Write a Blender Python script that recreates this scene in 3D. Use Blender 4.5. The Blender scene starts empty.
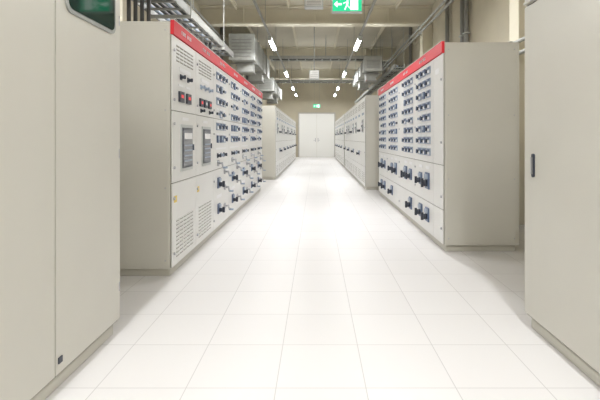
import bpy, bmesh, math, random
from mathutils import Vector, Matrix
random.seed(7)
S = bpy.context.scene
try:
    S.view_settings.view_transform = 'Standard'
    S.view_settings.look = 'None'
    S.view_settings.exposure = 0.0
except Exception: pass

# ---------------------------------------------------------------- materials
def mat(name, col, rough=0.5, metal=0.0, emit=None, es=0.0, noise=0.0, nscale=4.0, bump=0.0, spec=0.5):
    m = bpy.data.materials.new(name); m.use_nodes = True
    nt = m.node_tree; b = nt.nodes['Principled BSDF']
    b.inputs['Base Color'].default_value = (*col, 1)
    b.inputs['Roughness'].default_value = rough
    b.inputs['Metallic'].default_value = metal
    b.inputs['Specular IOR Level'].default_value = spec
    if emit:
        b.inputs['Emission Color'].default_value = (*emit, 1)
        b.inputs['Emission Strength'].default_value = es
    if noise > 0:
        tc = nt.nodes.new('ShaderNodeTexCoord')
        n = nt.nodes.new('ShaderNodeTexNoise'); n.inputs['Scale'].default_value = nscale
        n.inputs['Detail'].default_value = 5
        r = nt.nodes.new('ShaderNodeValToRGB')
        r.color_ramp.elements[0].position = 0.3; r.color_ramp.elements[1].position = 0.7
        r.color_ramp.elements[0].color = (*[c*(1-noise) for c in col], 1)
        r.color_ramp.elements[1].color = (*[min(1, c*(1+noise)) for c in col], 1)
        nt.links.new(tc.outputs['Object'], n.inputs['Vector'])
        nt.links.new(n.outputs['Fac'], r.inputs['Fac'])
        nt.links.new(r.outputs['Color'], b.inputs['Base Color'])
        if bump > 0:
            bp = nt.nodes.new('ShaderNodeBump'); bp.inputs['Strength'].default_value = bump
            bp.inputs['Distance'].default_value = 0.01
            nt.links.new(n.outputs['Fac'], bp.inputs['Height'])
            nt.links.new(bp.outputs['Normal'], b.inputs['Normal'])
    return m

M = {}
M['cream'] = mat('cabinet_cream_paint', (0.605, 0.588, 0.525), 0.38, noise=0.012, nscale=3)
M['front'] = mat('cabinet_front_lit_paint', (0.76, 0.755, 0.725), 0.35, noise=0.012, nscale=3)  # whiter than the cream: light falling on the fronts is put into the colour
M['seam'] = mat('seam_shadow_gap', (0.28, 0.265, 0.22), 0.7)
M['plinth'] = mat('plinth_paint', (0.55, 0.53, 0.46), 0.5)
M['red'] = mat('red_band_paint', (0.72, 0.015, 0.03), 0.45)
M['white'] = mat('white_label', (0.85, 0.85, 0.85), 0.5)
M['black'] = mat('black_plastic', (0.035, 0.042, 0.06), 0.35)
M['navy'] = mat('navy_switch_plastic', (0.10, 0.14, 0.23), 0.35)
M['bluegrey'] = mat('blue_grey_plastic', (0.33, 0.39, 0.48), 0.4)
M['meter'] = mat('meter_glass', (0.24, 0.25, 0.27), 0.15)
M['metal'] = mat('chromed_metal', (0.5, 0.5, 0.52), 0.3, 0.9)
M['redled'] = mat('red_led', (0.5, 0.02, 0.03), 0.3, emit=(1, 0.03, 0.05), es=0.5)
M['yellow'] = mat('yellow_label', (0.8, 0.6, 0.1), 0.4)
M['glass'] = mat('dark_green_window_glass', (0.012, 0.035, 0.028), 0.06)
M['rubber'] = mat('grey_window_gasket', (0.35, 0.36, 0.34), 0.5)
M['galv'] = mat('galvanised_steel', (0.45, 0.455, 0.43), 0.6, 0.2, noise=0.12, nscale=9)
M['galvd'] = mat('cable_tray_steel', (0.32, 0.32, 0.30), 0.6, 0.25)
M['cable'] = mat('black_cable', (0.07, 0.07, 0.07), 0.6)
M['beam'] = mat('beam_cream_paint', (0.72, 0.67, 0.54), 0.6, noise=0.04, nscale=2)
M['wall'] = mat('wall_ochre_plaster', (0.54, 0.49, 0.375), 0.8, noise=0.05, nscale=1.5, bump=0.1)
M['ceil'] = mat('ceiling_plaster', (0.58, 0.54, 0.44), 0.85, noise=0.06, nscale=1.2, bump=0.1)
M['door'] = mat('door_white_paint', (0.84, 0.835, 0.80), 0.45)
M['trim'] = mat('trim_grey_paint', (0.50, 0.48, 0.44), 0.6)
M['tube'] = mat('fluorescent_tube', (1, 1, 1), 0.4, emit=(0.90, 0.95, 1.0), es=38)
M['green'] = mat('exit_sign_green', (0.0, 0.45, 0.22), 0.4, emit=(0.01, 0.60, 0.27), es=0.9)
M['signw'] = mat('exit_sign_white', (0.9, 1, 0.95), 0.4, emit=(0.8, 1, 0.9), es=0.9)
M['panelw'] = mat('fixture_housing', (0.55, 0.57, 0.55), 0.5)

def floor_mat():
    m = bpy.data.materials.new('white_vinyl_tile_floor'); m.use_nodes = True
    nt = m.node_tree; b = nt.nodes['Principled BSDF']
    tc = nt.nodes.new('ShaderNodeTexCoord')
    mp = nt.nodes.new('ShaderNodeMapping')
    mp.inputs['Location'].default_value = (0.2, 0.1, 0)
    br = nt.nodes.new('ShaderNodeTexBrick')
    br.offset = 0.0; br.squash = 1.0
    br.inputs['Scale'].default_value = 1.0
    br.inputs['Brick Width'].default_value = 0.45
    br.inputs['Row Height'].default_value = 0.45
    br.inputs['Mortar Size'].default_value = 0.003
    br.inputs['Mortar Smooth'].default_value = 0.4
    br.inputs['Color1'].default_value = (0.755, 0.74, 0.73, 1)
    br.inputs['Color2'].default_value = (0.735, 0.72, 0.71, 1)
    br.inputs['Mortar'].default_value = (0.54, 0.525, 0.515, 1)
    nt.links.new(tc.outputs['Object'], mp.inputs['Vector'])
    nt.links.new(mp.outputs['Vector'], br.inputs['Vector'])
    b.inputs['Roughness'].default_value = 0.40
    b.inputs['Specular IOR Level'].default_value = 0.38
    nt.links.new(br.outputs['Color'], b.inputs['Base Color'])
    return m
M['floor'] = floor_mat()

# ---------------------------------------------------------------- mesh builder
class B:
    def __init__(s): s.bm = bmesh.new(); s.mats = []
    def mi(s, k):
        if k not in s.mats: s.mats.append(k)
        return s.mats.index(k)
    def box(s, x0, x1, y0, y1, z0, z1, k):
        x0, x1 = sorted((x0, x1)); y0, y1 = sorted((y0, y1)); z0, z1 = sorted((z0, z1))
        v = [s.bm.verts.new(p) for p in ((x0,y0,z0),(x1,y0,z0),(x1,y1,z0),(x0,y1,z0),(x0,y0,z1),(x1,y0,z1),(x1,y1,z1),(x0,y1,z1))]
        i = s.mi(k)
        for f in ((0,3,2,1),(4,5,6,7),(0,1,5,4),(1,2,6,5),(2,3,7,6),(3,0,4,7)):
            s.bm.faces.new([v[j] for j in f]).material_index = i
    def cyl(s, p0, p1, r, k, n=10, r2=None):
        p0 = Vector(p0); p1 = Vector(p1); d = p1-p0; q = d.to_track_quat('Z', 'Y')
        r2 = r if r2 is None else r2; i = s.mi(k)
        A = []; C = []
        for a in range(n):
            t = 2*math.pi*a/n; o = Vector((math.cos(t), math.sin(t), 0))
            A.append(s.bm.verts.new(p0+q@(o*r))); C.append(s.bm.verts.new(p1+q@(o*r2)))
        s.bm.faces.new(A[::-1]).material_index = i; s.bm.faces.new(C).material_index = i
        for a in range(n):
            f = s.bm.faces.new((A[a], A[(a+1) % n], C[(a+1) % n], C[a])); f.material_index = i; f.smooth = n > 6
    def prism(s, pts, d, k):
        d = Vector(d); i = s.mi(k)
        A = [s.bm.verts.new(Vector(p)) for p in pts]; C = [s.bm.verts.new(Vector(p)+d) for p in pts]
        n = len(pts)
        fs = [s.bm.faces.new(A[::-1]), s.bm.faces.new(C)]
        for a in range(n): fs.append(s.bm.faces.new((A[a], A[(a+1) % n], C[(a+1) % n], C[a])))
        for f in fs: f.material_index = i
    def done(s, name, parent=None, bevel=0):
        bmesh.ops.recalc_face_normals(s.bm, faces=s.bm.faces)
        me = bpy.data.meshes.new(name); s.bm.to_mesh(me); s.bm.free()
        for k in s.mats: me.materials.append(M[k])
        o = bpy.data.objects.new(name, me); S.collection.objects.link(o)
        if parent: o.parent = parent
        if bevel:
            md = o.modifiers.new('bevel', 'BEVEL'); md.width = bevel; md.segments = 2
            md.limit_method = 'ANGLE'
        return o
def empty(name):
    e = bpy.data.objects.new(name, None); S.collection.objects.link(e); e.empty_display_size = 0.2; return e

# ---------------------------------------------------------------- room
XW = 3.2; ZC = 4.9; Y0 = -4.0; Y1 = 28.3
b = B(); b.box(-XW-0.2, XW+0.2, Y0-0.2, Y1+0.2, -0.2, 0, 'floor'); b.done('floor')
b = B(); b.box(-XW-0.2, XW+0.2, Y0-0.2, Y1+0.2, ZC, ZC+0.2, 'ceil'); b.done('ceiling')
b = B(); b.box(-XW-0.2, -XW, Y0, Y1, 0, ZC, 'wall'); b.done('wall_left')
b = B(); b.box(XW, XW+0.2, Y0, Y1, 0, ZC, 'wall'); b.done('wall_right')
b = B(); b.box(-XW-0.2, XW+0.2, Y1, Y1+0.2, 0, ZC, 'wall'); b.done('wall_back')
b = B(); b.box(-XW-0.2, XW+0.2, Y0-0.2, Y0, 0, ZC, 'wall'); b.done('wall_front')
b = B(); b.box(-XW, -XW+0.02, Y0, Y1, 0, 0.1, 'trim'); b.done('baseboard_left')
b = B(); b.box(XW-0.02, XW, Y0, Y1, 0, 0.1, 'trim'); b.done('baseboard_right')
# far double door
d = empty('door_1')
b = B(); dx0, dx1, dz = -1.1, 1.2, 2.85
b.box(dx0-0.08, dx0, Y1-0.08, Y1, 0, dz+0.08, 'trim'); b.box(dx1, dx1+0.08, Y1-0.08, Y1, 0, dz+0.08, 'trim')
b.box(dx0, dx1, Y1-0.08, Y1, dz, dz+0.08, 'trim'); b.done('frame', d)
mid = (dx0+dx1)/2
for i, (a, c) in enumerate(((dx0+0.003, mid-0.005), (mid+0.005, dx1-0.003))):
    b = B(); b.box(a, c, Y1-0.05, Y1-0.001, 0.01, dz-0.003, 'door')
    b.box(a+0.1, c-0.1, Y1-0.056, Y1-0.05, 1.5, dz-0.15, 'door')
    b.box(a+0.1, c-0.1, Y1-0.056, Y1-0.05, 0.15, 1.35, 'door')
    hx = c-0.08 if i == 0 else a+0.08
    b.box(hx-0.02, hx+0.02, Y1-0.065, Y1-0.05, 1.0, 1.25, 'metal')
    b.cyl((hx, Y1-0.1, 1.1), (hx, Y1-0.05, 1.1), 0.012, 'metal')
    b.cyl((hx, Y1-0.1, 1.1), (hx+(-0.13 if i == 0 else 0.13), Y1-0.1, 1.1), 0.012, 'metal')
    b.done('leaf_%d' % (i+1), d, 0.004)

BY = [0.7, 6.2, 11.8, 17.2, 22.7]
for y in BY:
    b = B()
    b.box(-XW, XW, y, y+0.30, ZC-0.06, ZC, 'beam')
    b.box(-XW, XW, y+0.12, y+0.18, ZC-0.46, ZC-0.06, 'beam')
    b.box(-XW, XW, y, y+0.30, ZC-0.52, ZC-0.46, 'beam')
    for x in (-2.0, 0, 2.0): b.box(x-0.01, x+0.01, y+0.01, y+0.29, ZC-0.46, ZC-0.06, 'beam')
    b.done('ceiling_beam', None, 0.006)
    for sx in (-1, 1):
        b = B()
        b.box(sx*XW, sx*(XW-0.28), y, y+0.3, 0, ZC-0.52, 'beam')
        b.done('wall_column', None, 0.01)
for x in (-2.2, -0.75, 0.75, 2.2):
    b = B()
    b.box(x-0.04, x+0.04, Y0, Y1, ZC-0.035, ZC, 'beam')
    b.box(x-0.012, x+0.012, Y0, Y1, ZC-0.13, ZC-0.035, 'beam')
    b.done('ceiling_purlin')

# ---------------------------------------------------------------- cabinets
DEP = 0.84; H = 2.3
def carcass(par, xf, dr, y0, y1, bounds, h=H, front='front'):
    xb = xf - dr*DEP
    b = B()
    b.box(xf-dr*0.03, xb+dr*0.03, y0+0.03, y1-0.03, 0, 0.07, 'plinth')
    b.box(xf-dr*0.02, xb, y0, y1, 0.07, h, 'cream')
    b.done('carcass', par, 0.008)
    b = B()
    for ye, s in ((y0, -1), (y1, 1)):
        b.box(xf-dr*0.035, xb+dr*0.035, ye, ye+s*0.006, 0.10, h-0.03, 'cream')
        for xx in (xf-dr*0.06, xb+dr*0.06):
            for zz in (0.15, 0.8, 1.5, h-0.08):
                b.cyl((xx, ye+s*0.006, zz), (xx, ye+s*0.011, zz), 0.008, 'metal', 6)
    b.done('end_panels', par, 0.002)
def F(b, xf, dr, y0, y1, z0, z1, o0, o1, k):
    b.box(xf+dr*o0, xf+dr*o1, y0, y1, z0, z1, k)
def doors(par, xf, dr, bounds, zs, k='front', name='doors'):
    b = B()
    y0, y1 = bounds[0], bounds[-1]
    F(b, xf, dr, y0+0.012, y1-0.012, 0.08, zs[-1]-0.004, -0.019, -0.012, 'seam')
    for i in range(len(bounds)-1):
        zz = zs
        for j in range(len(zz)-1):
            F(b, xf, dr, bounds[i]+0.004, bounds[i+1]-0.004, zz[j]+0.004, zz[j+1]-0.004, -0.012, 0.0, k)
    return b.done(name, par, 0.003)
def vents(b, xf, dr, y0, y1, z0, z1, nr, nc, k='seam'):
    w = (y1-y0)/nc; h = (z1-z0)/nr
    for i in range(nr):
        for j in range(nc):
            F(b, xf, dr, y0+j*w+w*0.1, y0+(j+1)*w-w*0.1, z0+i*h+h*0.3, z0+i*h+h*0.62, 0.0, 0.0015, k)
            F(b, xf, dr, y0+j*w+w*0.08, y0+(j+1)*w-w*0.08, z0+i*h+h*0.62, z0+i*h+h*0.78, 0.0, 0.006, 'front')
def rot_switch(b, xf, dr, y, z, r=0.022, k='black'):
    F(b, xf, dr, y-r*1.4, y+r*1.4, z-r*1.4, z+r*1.4, 0, 0.008, k)
    b.cyl((xf+dr*0.008, y, z), (xf+dr*0.035, y, z), r, k, 10, r*0.85)
    F(b, xf, dr, y-r*0.25, y+r*0.25, z-r*1.0, z+r*1.0, 0.03, 0.05, k)
def breaker(b, xf, dr, y, z, w=0.15, h=0.105, kind=0):
    F(b, xf, dr, y-w/2, y+w/2, z+h/2+0.008, z+h/2+0.028, 0, 0.004, 'white')
    if kind == 1:      # square digital meter
        F(b, xf, dr, y-h*0.5, y+h*0.5, z-h*0.5, z+h*0.5, 0, 0.02, 'navy')
        F(b, xf, dr, y-h*0.36, y+h*0.36, z-h*0.1, z+h*0.36, 0.02, 0.023, 'bluegrey')
        return
    if kind == 2:      # push buttons
        for s_, kk in ((-1, 'black'), (1, 'navy'), (0, 'bluegrey')):
            b.cyl((xf, y+s_*w*0.33, z), (xf+dr*0.02, y+s_*w*0.33, z), 0.017, kk, 10)
        return
    F(b, xf, dr, y-w/2, y+w/2, z-h/2, z+h/2, 0, 0.014, 'bluegrey')
    F(b, xf, dr, y-w/2+0.012, y-w*0.02, z-h/2+0.012, z+h/2-0.045, 0.014, 0.022, 'white')
    F(b, xf, dr, y-w/2+0.012, y-w*0.02, z+h/2-0.035, z+h/2-0.01, 0.014, 0.024, 'navy')
    b.cyl((xf+dr*0.014, y+w*0.22, z-0.005), (xf+dr*0.036, y+w*0.22, z-0.005), 0.027, 'black', 10, 0.022)
    F(b, xf, dr, y+w*0.22-0.006, y+w*0.22+0.006, z-0.033, z+0.023, 0.034, 0.048, 'navy')
def meterbox(b, xf, dr, y0, y1, z0, z1):
    F(b, xf, dr, y0, y1, z0, z1, 0, 0.012, 'panelw')
    F(b, xf, dr, y0+0.025, y1-0.025, z0+0.03, z1-0.03, 0.012, 0.018, 'black')
    F(b, xf, dr, y0+0.04, y1-0.04, z0+0.05, z1-0.05, 0.018, 0.022, 'meter')
    F(b, xf, dr, y0+0.06, y1-0.06, z1-0.14, z1-0.08, 0.022, 0.025, 'white')
    for k in range(4):
        F(b, xf, dr, y0+0.06, y1-0.06, z0+0.09+k*0.05, z0+0.105+k*0.05, 0.022, 0.025, 'bluegrey')
    F(b, xf, dr, y1-0.02, y1-0.008, (z0+z1)/2-0.03, (z0+z1)/2+0.03, 0.012, 0.03, 'black')
def bighandle(b, xf, dr, y, z, s=1.0):
    F(b, xf, dr, y-0.09*s, y+0.09*s, z-0.10*s, z+0.10*s, 0, 0.015, 'navy')
    F(b, xf, dr, y-0.07*s, y+0.07*s, z+0.02*s, z+0.08*s, 0.015, 0.03, 'bluegrey')
    b.cyl((xf+dr*0.015, y, z-0.03*s), (xf+dr*0.06, y, z-0.03*s), 0.045*s, 'black', 14, 0.038*s)
    F(b, xf, dr, y-0.012, y+0.012, z-0.08*s, z+0.03*s, 0.055, 0.085, 'black')
def crank(b, xf, dr, y, z):
    b.cyl((xf, y, z), (xf+dr*0.02, y, z), 0.04, 'metal', 14)
    b.cyl((xf+dr*0.02, y, z), (xf+dr*0.07, y, z), 0.014, 'metal', 8)
    b.cyl((xf+dr*0.06, y, z), (xf+dr*0.06, y+0.05, z-0.06), 0.011, 'metal', 8)
    b.cyl((xf+dr*0.06, y+0.05, z-0.06), (xf+dr*0.12, y+0.05, z-0.06), 0.014, 'bluegrey', 8)
def latch(b, xf, dr, y, z):
    b.cyl((xf, y, z), (xf+dr*0.012, y, z), 0.014, 'metal', 10)
def redband(par, xf, dr, y0, y1, bounds):
    b = B()
    F(b, xf, dr, y0+0.002, y1-0.002, H-0.115, H+0.012, -0.018, 0.014, 'red')
    F(b, xf, dr, y0+0.002, y1-0.002, H+0.012, H+0.02, -0.018, 0.016, 'cream')
    for i in range(len(bounds)-1):
        a, c = bounds[i], bounds[i+1]; m_ = (a+c)/2
        for k in range(9):
            if k == 4: continue
            yy = m_-0.16+k*0.036
            hh = 0.034
            F(b, xf, dr, yy, yy+0.007, H-0.068, H-0.068+hh, 0.014, 0.016, 'white')
            F(b, xf, dr, yy, yy+0.024, H-0.068+hh-0.008, H-0.068+hh, 0.014, 0.016, 'white')
            if k % 2: F(b, xf, dr, yy, yy+0.022, H-0.068, H-0.061, 0.014, 0.016, 'white')
            if k % 3: F(b, xf, dr, yy+0.017, yy+0.024, H-0.068, H-0.068+hh, 0.014, 0.016, 'white')
    b.done('red_header_band', par)

# --- left lineup, near
XL = -1.29; dr = 1
p = empty('switchgear_lineup')
bd = [3.86, 4.62, 5.40, 6.35, 7.33, 8.30, 9.28, 10.26]
carcass(p, XL, dr, bd[0], bd[-1], bd)
doors(p, XL, dr, bd, [0.08, 0.84, 1.50, H-0.115])
redband(p, XL, dr, bd[0], bd[-1], bd)
b = B()
for i in range(2):
    a, c = bd[i], bd[i+1]
    vents(b, XL, dr, a+0.10, c-0.10, 1.95, 2.12, 5, 5)
    vents(b, XL, dr, a+0.10, c-0.10, 0.14, 0.50, 10, 5)
    meterbox(b, XL, dr, a+0.23, a+0.60, 0.93, 1.38)
    if i == 0:
        for k, yy in enumerate((a+0.17, a+0.40)):
            F(b, XL, dr, yy, yy+0.13, 1.59, 1.69, 0, 0.02, 'black')
            F(b, XL, dr, yy+0.03, yy+0.10, 1.63, 1.66, 0.02, 0.022, 'redled')
            F(b, XL, dr, yy, yy+0.14, 1.74, 1.76, 0, 0.004, 'white')
            rot_switch(b, XL, dr, yy+0.07, 1.83, 0.018)
    else:
        for k in range(3):
            F(b, XL, dr, a+0.13+k*0.19, a+0.25+k*0.19, 1.60, 1.69, 0, 0.02, 'black')
            F(b, XL, dr, a+0.16+k*0.19, a+0.22+k*0.19, 1.63, 1.66, 0.02, 0.022, 'white' if k == 1 else 'redled')
            if k != 1: rot_switch(b, XL, dr, a+0.20+k*0.19, 1.555, 0.016)
            rot_switch(b, XL, dr, a+0.20+k*0.19, 1.82, 0.018, 'bluegrey')
    F(b, XL, dr, a+0.20, a+0.56, 1.88, 1.92, 0, 0.004, 'white')
    F(b, XL, dr, a+0.28, a+0.48, 1.42, 1.45, 0, 0.004, 'white')
    for zz in (0.2, 0.7, 0.98, 1.38, 1.6, 2.05): latch(b, XL, dr, a+0.045, zz)
    F(b, XL, dr, a+0.05, a+0.12, 0.66, 0.72, 0, 0.004, 'yellow')
for i in range(2, 7):
    a, c = bd[i], bd[i+1]; w = c-a
    for r in range(6):
        kinds = [(0, 0, 0), (1, 1, 0), (0, 0, 0), (0, 1, 2), (0, 0, 0), (2, 0, 2)][(r+i) % 6]
        for k in range(3):
            breaker(b, XL, dr, a+w*(0.24+0.21*k), 2.06-r*0.165, 0.145, 0.095, kinds[k])
    F(b, XL, dr, a+0.1, c-0.2, 1.10, 1.12, 0, 0.004, 'white')
    for k in range(3): rot_switch(b, XL, dr, a+w*(0.24+0.2*k), 1.02, 0.022, 'black' if k != 1 else 'bluegrey')
    crank(b, XL, dr, a+w*0.25, 0.92)
    crank(b, XL, dr, a+w*0.68, 0.78)
    bighandle(b, XL, dr, a+w*0.3, 0.66, 0.7)
    crank(b, XL, dr, a+w*0.68, 0.56)
    bighandle(b, XL, dr, a+w*0.3, 0.32, 0.65)
    crank(b, XL, dr, a+w*0.68, 0.30)
    F(b, XL, dr, a+w*0.20, a+w*0.48, 0.46, 0.50, 0, 0.004, 'white')
    for zz in (0.2, 0.7, 1.3, 1.6, 2.05): latch(b, XL, dr, a+0.03, zz)
b.done('front_instruments', p)

# --- right lineup, near
XR = 1.39; dr = -1
p = empty('switchgear_lineup')
bd = [4.71, 5.10, 6.05, 7.20, 8.40, 9.50]
carcass(p, XR, dr, bd[0], bd[-1], bd)
doors(p, XR, dr, bd, [0.08, 0.46, 0.95, H-0.115])
redband(p, XR, dr, bd[0], bd[-1], bd[1:])
b = B()
for i in range(1, 5):
    a, c = bd[i], bd[i+1]; w = c-a
    m0 = a+0.08; m1 = a+0.76 if i < 3 else a+0.84
    for r in range(8):
        z = 2.08-r*0.143
        for k in range(3):
            kd = 0
            if r in (2, 5) and k == (i % 3): kd = 1
            if r == 4 and (k+i) % 3 == 0: kd = 2
            breaker(b, XR, dr, m0+(m1-m0)*(0.17+0.33*k), z, 0.165, 0.088, kd)
    for k in range(2):
        bighandle(b, XR, dr, m0+(m1-m0)*(0.25+0.50*k), 0.72, 1.0 if (i+k) % 2 else 0.8)
        if (i+k) % 3: bighandle(b, XR, dr, m0+(m1-m0)*(0.25+0.50*k), 0.30, 0.85)
        F(b, XR, dr, m0+(m1-m0)*(0.12+0.50*k), m0+(m1-m0)*(0.38+0.50*k), 0.865, 0.90, 0, 0.004, 'white')
    for zz in (0.2, 0.6, 0.85, 1.4, 2.0): latch(b, XR, dr, c-0.04, zz)
for zz in (0.25, 0.6, 1.2, 1.9): latch(b, XR, dr, 4.76, zz)
F(b, XR, dr, 4.85, 5.0, 1.98, 2.04, 0, 0.004, 'white')
b.done('front_instruments', p)

# --- far lineups
def far_lineup(xf, dr, y0, y1, n, hh):
    p = empty('switchgear_lineup')
    bd = [y0+(y1-y0)*i/n for i in range(n+1)]
    carcass(p, xf, dr, y0, y1, bd, hh)
    doors(p, xf, dr, bd, [0.08, 0.55, 1.15, hh-0.05])
    b = B()
    for i in range(n):
        a, c = bd[i], bd[i+1]; w = c-a
        vents(b, xf, dr, a+0.12, c-0.12, hh-0.30, hh-0.12, 4, 4)
        if i % 3 != 1: meterbox(b, xf, dr, a+w*0.32, a+w*0.68, 1.38, 1.72)
        for k in range(2):
            F(b, xf, dr, a+w*(0.3+0.25*k), a+w*(0.42+0.25*k), 1.82, 1.88, 0, 0.012, 'bluegrey')
        if i % 3 == 1:
            for k in range(3): rot_switch(b, xf, dr, a+w*(0.25+0.22*k), 1.45, 0.025)
        if i % 2: bighandle(b, xf, dr, a+w*0.5, 0.85, 0.65)
        vents(b, xf, dr, a+0.12, c-0.12, 0.15, 0.42, 6, 4)
        latch(b, xf, dr, a+0.05, 0.9); latch(b, xf, dr, a+0.05, 1.5)
    b.done('front_instruments', p)
far_lineup(-1.20, 1, 12.9, 25.5, 14, 2.22)
far_lineup(1.18, -1, 10.35, 17.6, 8, 2.28)
far_lineup(1.18, -1, 18.2, 26.5, 9, 2.28)

# ---------------------------------------------------------------- foreground enclosures
def rrect(y0, y1, z0, z1, r, x, n=6):
    pts = []
    for cy, cz, a0 in ((y1-r, z1-r, 0), (y0+r, z1-r, 90), (y0+r, z0+r, 180), (y1-r, z0+r, 270)):
        for i in range(n+1):
            t = math.radians(a0+90*i/n); pts.append((x, cy+r*math.cos(t), cz+r*math.sin(t)))
    return pts
XFL = -1.26
p = empty('electrical_enclosure')
bd = [-0.68, 0.01, 0.70, 1.39, 2.08, 2.77]
carcass(p, XFL, 1, bd[0], bd[-1], bd)
doors(p, XFL, 1, bd, [0.09, H-0.03], 'cream')
b = B()
for i in range(1, 5):
    a, c = bd[i], bd[i+1]
    b.prism(rrect(a+0.075, c-0.085, 1.89, 2.20, 0.05, XFL), (0.010, 0, 0), 'rubber')
    b.prism(rrect(a+0.095, c-0.105, 1.91, 2.18, 0.04, XFL+0.010), (0.003, 0, 0), 'glass')
b.box(XFL, XFL+0.006, 2.10, 2.13, 0.145, 0.175, 'black')
for zz in (0.3, 1.15, 2.0): b.cyl((XFL-0.004, 2.755, zz-0.03), (XFL-0.004, 2.755, zz+0.03), 0.008, 'metal', 8)
b.done('door_windows', p)

XFR = 1.39
p = empty('electrical_enclosure')
bd = [-0.33, 0.47, 1.27, 2.07, 2.87]
carcass(p, XFR, -1, bd[0], bd[-1], bd)
doors(p, XFR, -1, bd, [0.09, 2.12, H-0.03], 'cream')
b = B()
for i in range(4):
    c = bd[i+1]
    b.prism(rrect(c-0.14, c-0.112, 1.0, 1.15, 0.012, XFR), (-0.010, 0, 0), 'black')
    b.box(XFR-0.010, XFR-0.02, c-0.131, c-0.121, 1.02, 1.13, 'metal')
    b.box(XFR, XFR-0.02, bd[i]+0.03, c-0.03, 2.125, 2.14, 'plinth')
b.done('handles', p)

# ---------------------------------------------------------------- lights
LY = [-3.0, 1.0, 6.5, 12.0, 17.5, 22.5, 26.0]  # last entry is an extra pair, added to brighten the far door
ZL = 3.85
for sx in (-1.22, 1.16):
    b = B()
    b.box(sx-0.025, sx+0.025, Y0+0.1, Y1-0.1, ZL+0.09, ZL+0.13, 'galvd')
    y = Y0+0.6
    while y < Y1-0.3:
        b.cyl((sx, y, ZL+0.13), (sx, y, ZC-0.002), 0.006, 'galvd', 6); y += 2.75
    b.done('lighting_rail')
    for y in LY:
        p = empty('fluorescent_lamp')
        b = B()
        b.box(sx-0.05, sx+0.05, y-0.68, y+0.68, ZL+0.04, ZL+0.09, 'panelw')
        for s in (-1, 1): b.box(sx-0.05, sx+0.05, y+s*0.66, y+s*0.70, ZL-0.035, ZL+0.05, 'panelw')
        b.done('housing', p, 0.004)
        b = B()
        for o in (-0.027, 0.027):
            b.cyl((sx+o, y-0.65, ZL), (sx+o, y+0.65, ZL), 0.019, 'tube', 8)
        b.done('tubes', p)
        L = bpy.data.lights.new('lamp_light', 'AREA'); L.shape = 'RECTANGLE'; L.size = 0.14; L.size_y = 1.3
        L.energy = 55 if y < 15 else (44 if y < 25 else 36); L.color = (0.995, 0.99, 1.0)
        lo = bpy.data.objects.new('lamp_light', L); S.collection.objects.link(lo)
        lo.location = (sx, y, ZL-0.045); lo.parent = p

# ---------------------------------------------------------------- exit signs
def exit_sign(cx, cy, cz, w, h):
    b = B()
    b.box(cx-w/2, cx+w/2, cy-0.04, cy+0.04, cz-h/2, cz+h/2, 'panelw')
    yf = cy-0.04
    b.box(cx-w/2+0.01, cx+w/2-0.01, yf-0.004, yf, cz-h/2+0.01, cz+h/2-0.01, 'green')
    def P(pts): b.prism([(cx+u*w, yf-0.004, cz+v*h) for u, v in pts], (0, -0.002, 0), 'signw')
    P([(0.10, -0.38), (0.36, -0.38), (0.36, 0.38), (0.10, 0.38)])
    P([(-0.44, 0.0), (-0.32, 0.22), (-0.32, 0.07), (-0.18, 0.07), (-0.18, -0.07), (-0.32, -0.07), (-0.32, -0.22)])
    P([(-0.02, 0.22), (0.04, 0.22), (0.04, 0.38), (-0.02, 0.38)])
    P([(-0.04, -0.08), (0.03, -0.08), (0.05, 0.18), (-0.02, 0.18)])
    P([(-0.12, 0.02), (-0.02, 0.12), (-0.02, 0.18), (-0.14, 0.08)])
    P([(-0.10, -0.36), (-0.06, -0.38), (0.0, -0.08), (-0.04, -0.08)])
    P([(0.03, -0.08), (0.09, -0.2), (0.09, -0.3), (0.0, -0.12)])
    for s in (-1, 1): b.cyl((cx+s*w*0.35, cy, cz+h/2), (cx+s*w*0.35, cy, ZC-0.002), 0.006, 'galvd', 6)
    b.done('emergency_exit_sign')
exit_sign(0.41, 5.7, 3.01, 0.40, 0.20)
exit_sign(0.05, 27.6, 3.30, 0.46, 0.23)

for (cx, cy, cz, w, h) in ((-0.03, 6.0, 3.12, 0.26, 0.12), (-0.05, 12.3, 3.05, 0.28, 0.26)):
    b = B()
    b.box(cx-w/2, cx+w/2, cy-0.06, cy+0.06, cz-h/2, cz+h/2, 'panelw')
    b.box(cx-w/2+0.02, cx+w/2-0.02, cy-0.068, cy-0.06, cz-h/2+0.02, cz+h/2-0.02, 'front')
    for k in range(4): b.box(cx-w/2+0.03, cx+w/2-0.03, cy-0.071, cy-0.068, cz-h/2+0.025+k*h*0.2, cz-h/2+0.032+k*h*0.2, 'galvd')
    b.cyl((cx, cy, cz+h/2), (cx, cy, ZC-0.002), 0.012, 'galvd', 8)
    b.done('emergency_light_box', None)

# ---------------------------------------------------------------- trays, ducts, conduits
def ladder_tray(x0, x1, y0, y1, z, ncab, hang=True, rung=0.3, km='galvd'):
    b = B()
    b.box(x0, x0+0.02, y0, y1, z, z+0.11, km); b.box(x1-0.02, x1, y0, y1, z, z+0.11, km)
    y = y0+0.05
    while y < y1-0.05:
        b.box(x0, x1, y, y+0.04, z, z+0.02, km); y += rung
    for k in range(ncab):
        xx = x0+0.05+(x1-x0-0.1)*(k+0.5)/ncab
        b.cyl((xx, y0+0.02, z+0.045), (xx, y1-0.02, z+0.045), 0.022, 'cable' if k % 3 else 'bluegrey', 8)
    if hang:
        y = y0+0.4
        while y < y1:
            b.box(x0-0.03, x1+0.03, y-0.02, y+0.02, z-0.04, z, 'galv')
            for xx in (x0-0.02, x1+0.02): b.cyl((xx, y, z-0.04), (xx, y, ZC-0.002), 0.008, 'galv', 6)
            y += 2.0
    b.done('cable_ladder_tray')
ladder_tray(-2.15, -1.65, 3.2, 8.6, 2.85, 5)
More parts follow.
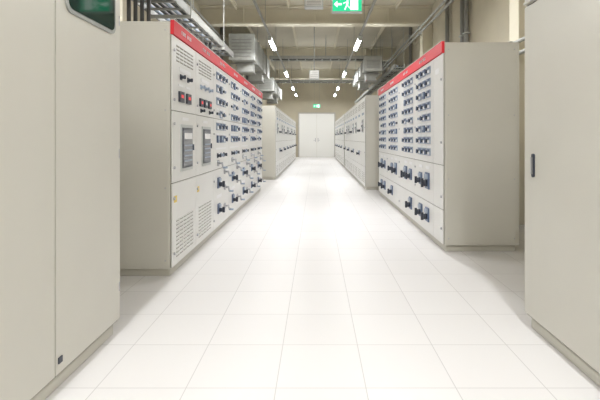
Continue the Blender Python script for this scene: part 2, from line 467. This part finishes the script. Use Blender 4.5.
ladder_tray(2.45, 2.78, 13.4, 27.5, 3.45, 3, km='galv', rung=0.45)
def cross_tray(x0, x1, y, z, w):
    b = B()
    b.box(x0, x1, y, y+0.02, z, z+0.11, 'galv'); b.box(x0, x1, y+w-0.02, y+w, z, z+0.11, 'galv')
    x = x0+0.05
    while x < x1-0.04:
        b.box(x, x+0.04, y, y+w, z, z+0.02, 'galv'); x += 0.3
    for k in range(3): b.cyl((x0+0.02, y+0.1+k*0.12, z+0.045), (x1-0.02, y+0.1+k*0.12, z+0.045), 0.022, 'cable', 8)
    for x in (x0+0.15, (x0+x1)/2, x1-0.2):
        for yy in (y+0.01, y+w-0.01): b.cyl((x, yy, z+0.1), (x, yy, ZC-0.002), 0.008, 'galv', 6)
    b.done('cable_ladder_tray')
cross_tray(-1.65, 2.35, 15.2, 4.05, 0.5)
cross_tray(-2.80, 2.35, 21.5, 4.05, 0.5)

def duct(x0, x1, z0, z1, y0, y1, step=1.1):
    b = B()
    b.box(x0, x1, y0, y1, z0, z1, 'galv')
    y = y0
    while y <= y1+0.001:
        b.box(x0-0.03, x1+0.03, y-0.02, y+0.02, z0-0.03, z1+0.03, 'galv'); y += step
    g = 6
    for k in range(g):
        zz = z0+0.06+(z1-z0-0.12)*k/g
        b.box(x0+0.05, x1-0.05, y0-0.035, y0-0.02, zz, zz+0.03, 'galvd')
    n = int((y1-y0)/2)
    for k in range(n):
        yy = y0+0.55+k*2.2
        if yy+0.6 > y1: break
        b.box(x0+0.1, x1-0.1, yy, yy+0.5, z0-0.28, z0, 'galv')
        b.box(x0+0.07, x1-0.07, yy-0.03, yy+0.53, z0-0.31, z0-0.27, 'galvd')
    y = y0+0.5
    while y < y1:
        for xx in (x0-0.045, x1+0.045): b.cyl((xx, y, z0-0.03), (xx, y, ZC-0.002), 0.008, 'galvd', 6)
        b.box(x0-0.06, x1+0.06, y-0.02, y+0.02, z0-0.06, z0-0.03, 'galvd')
        y += 2.3
    b.done('ventilation_duct', None, 0.004)
duct(-2.50, -1.82, 3.55, 4.25, 12.5, 16.8)
duct(-2.45, -1.80, 3.25, 3.75, 18.0, 22.4)
duct(1.62, 2.15, 3.50, 3.90, 14.2, 19.0)

b = B()
for k in range(4):
    x = -1.98+k*0.07
    for y in (4.55, 7.2):
        b.cyl((x, y, 2.302), (x, y, 2.848), 0.022, 'cable', 8)
        b.box(x-0.03, x+0.03, y-0.03, y+0.03, 2.301, 2.33, 'galvd')
b.done('cable_drop')
for sx in (-1, 1):
    for z in (2.45, 2.62, 4.15, 4.3):
        b = B(); x = sx*(XW-0.33)
        b.cyl((x, Y0+0.3, z), (x, Y1-0.3, z), 0.03, 'galv', 8)
        for y in BY: b.box(x-0.03, sx*(XW-0.28), y+0.1, y+0.2, z-0.045, z+0.045, 'galvd')
        b.done('wall_conduit')
    for y in (8.9, 9.15, 10.2, 14.2, 19.5, 20.0):
        b = B(); x = sx*(XW-0.085)
        b.cyl((x, y, 0.0), (x, y, ZC-0.002), 0.05, 'galvd', 10)
        for z in (0.6, 2.0, 3.4, 4.6): b.box(x-0.06, x+0.06, y-0.06, y+0.06, z, z+0.03, 'galv')
        b.done('vertical_pipe')

w = bpy.data.worlds.new('World'); S.world = w; w.use_nodes = True
w.node_tree.nodes['Background'].inputs[0].default_value = (0.8, 0.85, 0.9, 1)
w.node_tree.nodes['Background'].inputs[1].default_value = 0.2

# ---------------------------------------------------------------- camera
cam = bpy.data.cameras.new('camera'); co = bpy.data.objects.new('camera', cam); S.collection.objects.link(co)
co.location = (0, 0, 1.25); co.rotation_euler = (math.radians(90), 0, 0)
cam.sensor_width = 36; cam.lens = 430/600*36
cam.shift_x = -16/600; cam.shift_y = -62/600
cam.clip_start = 0.05
S.camera = co
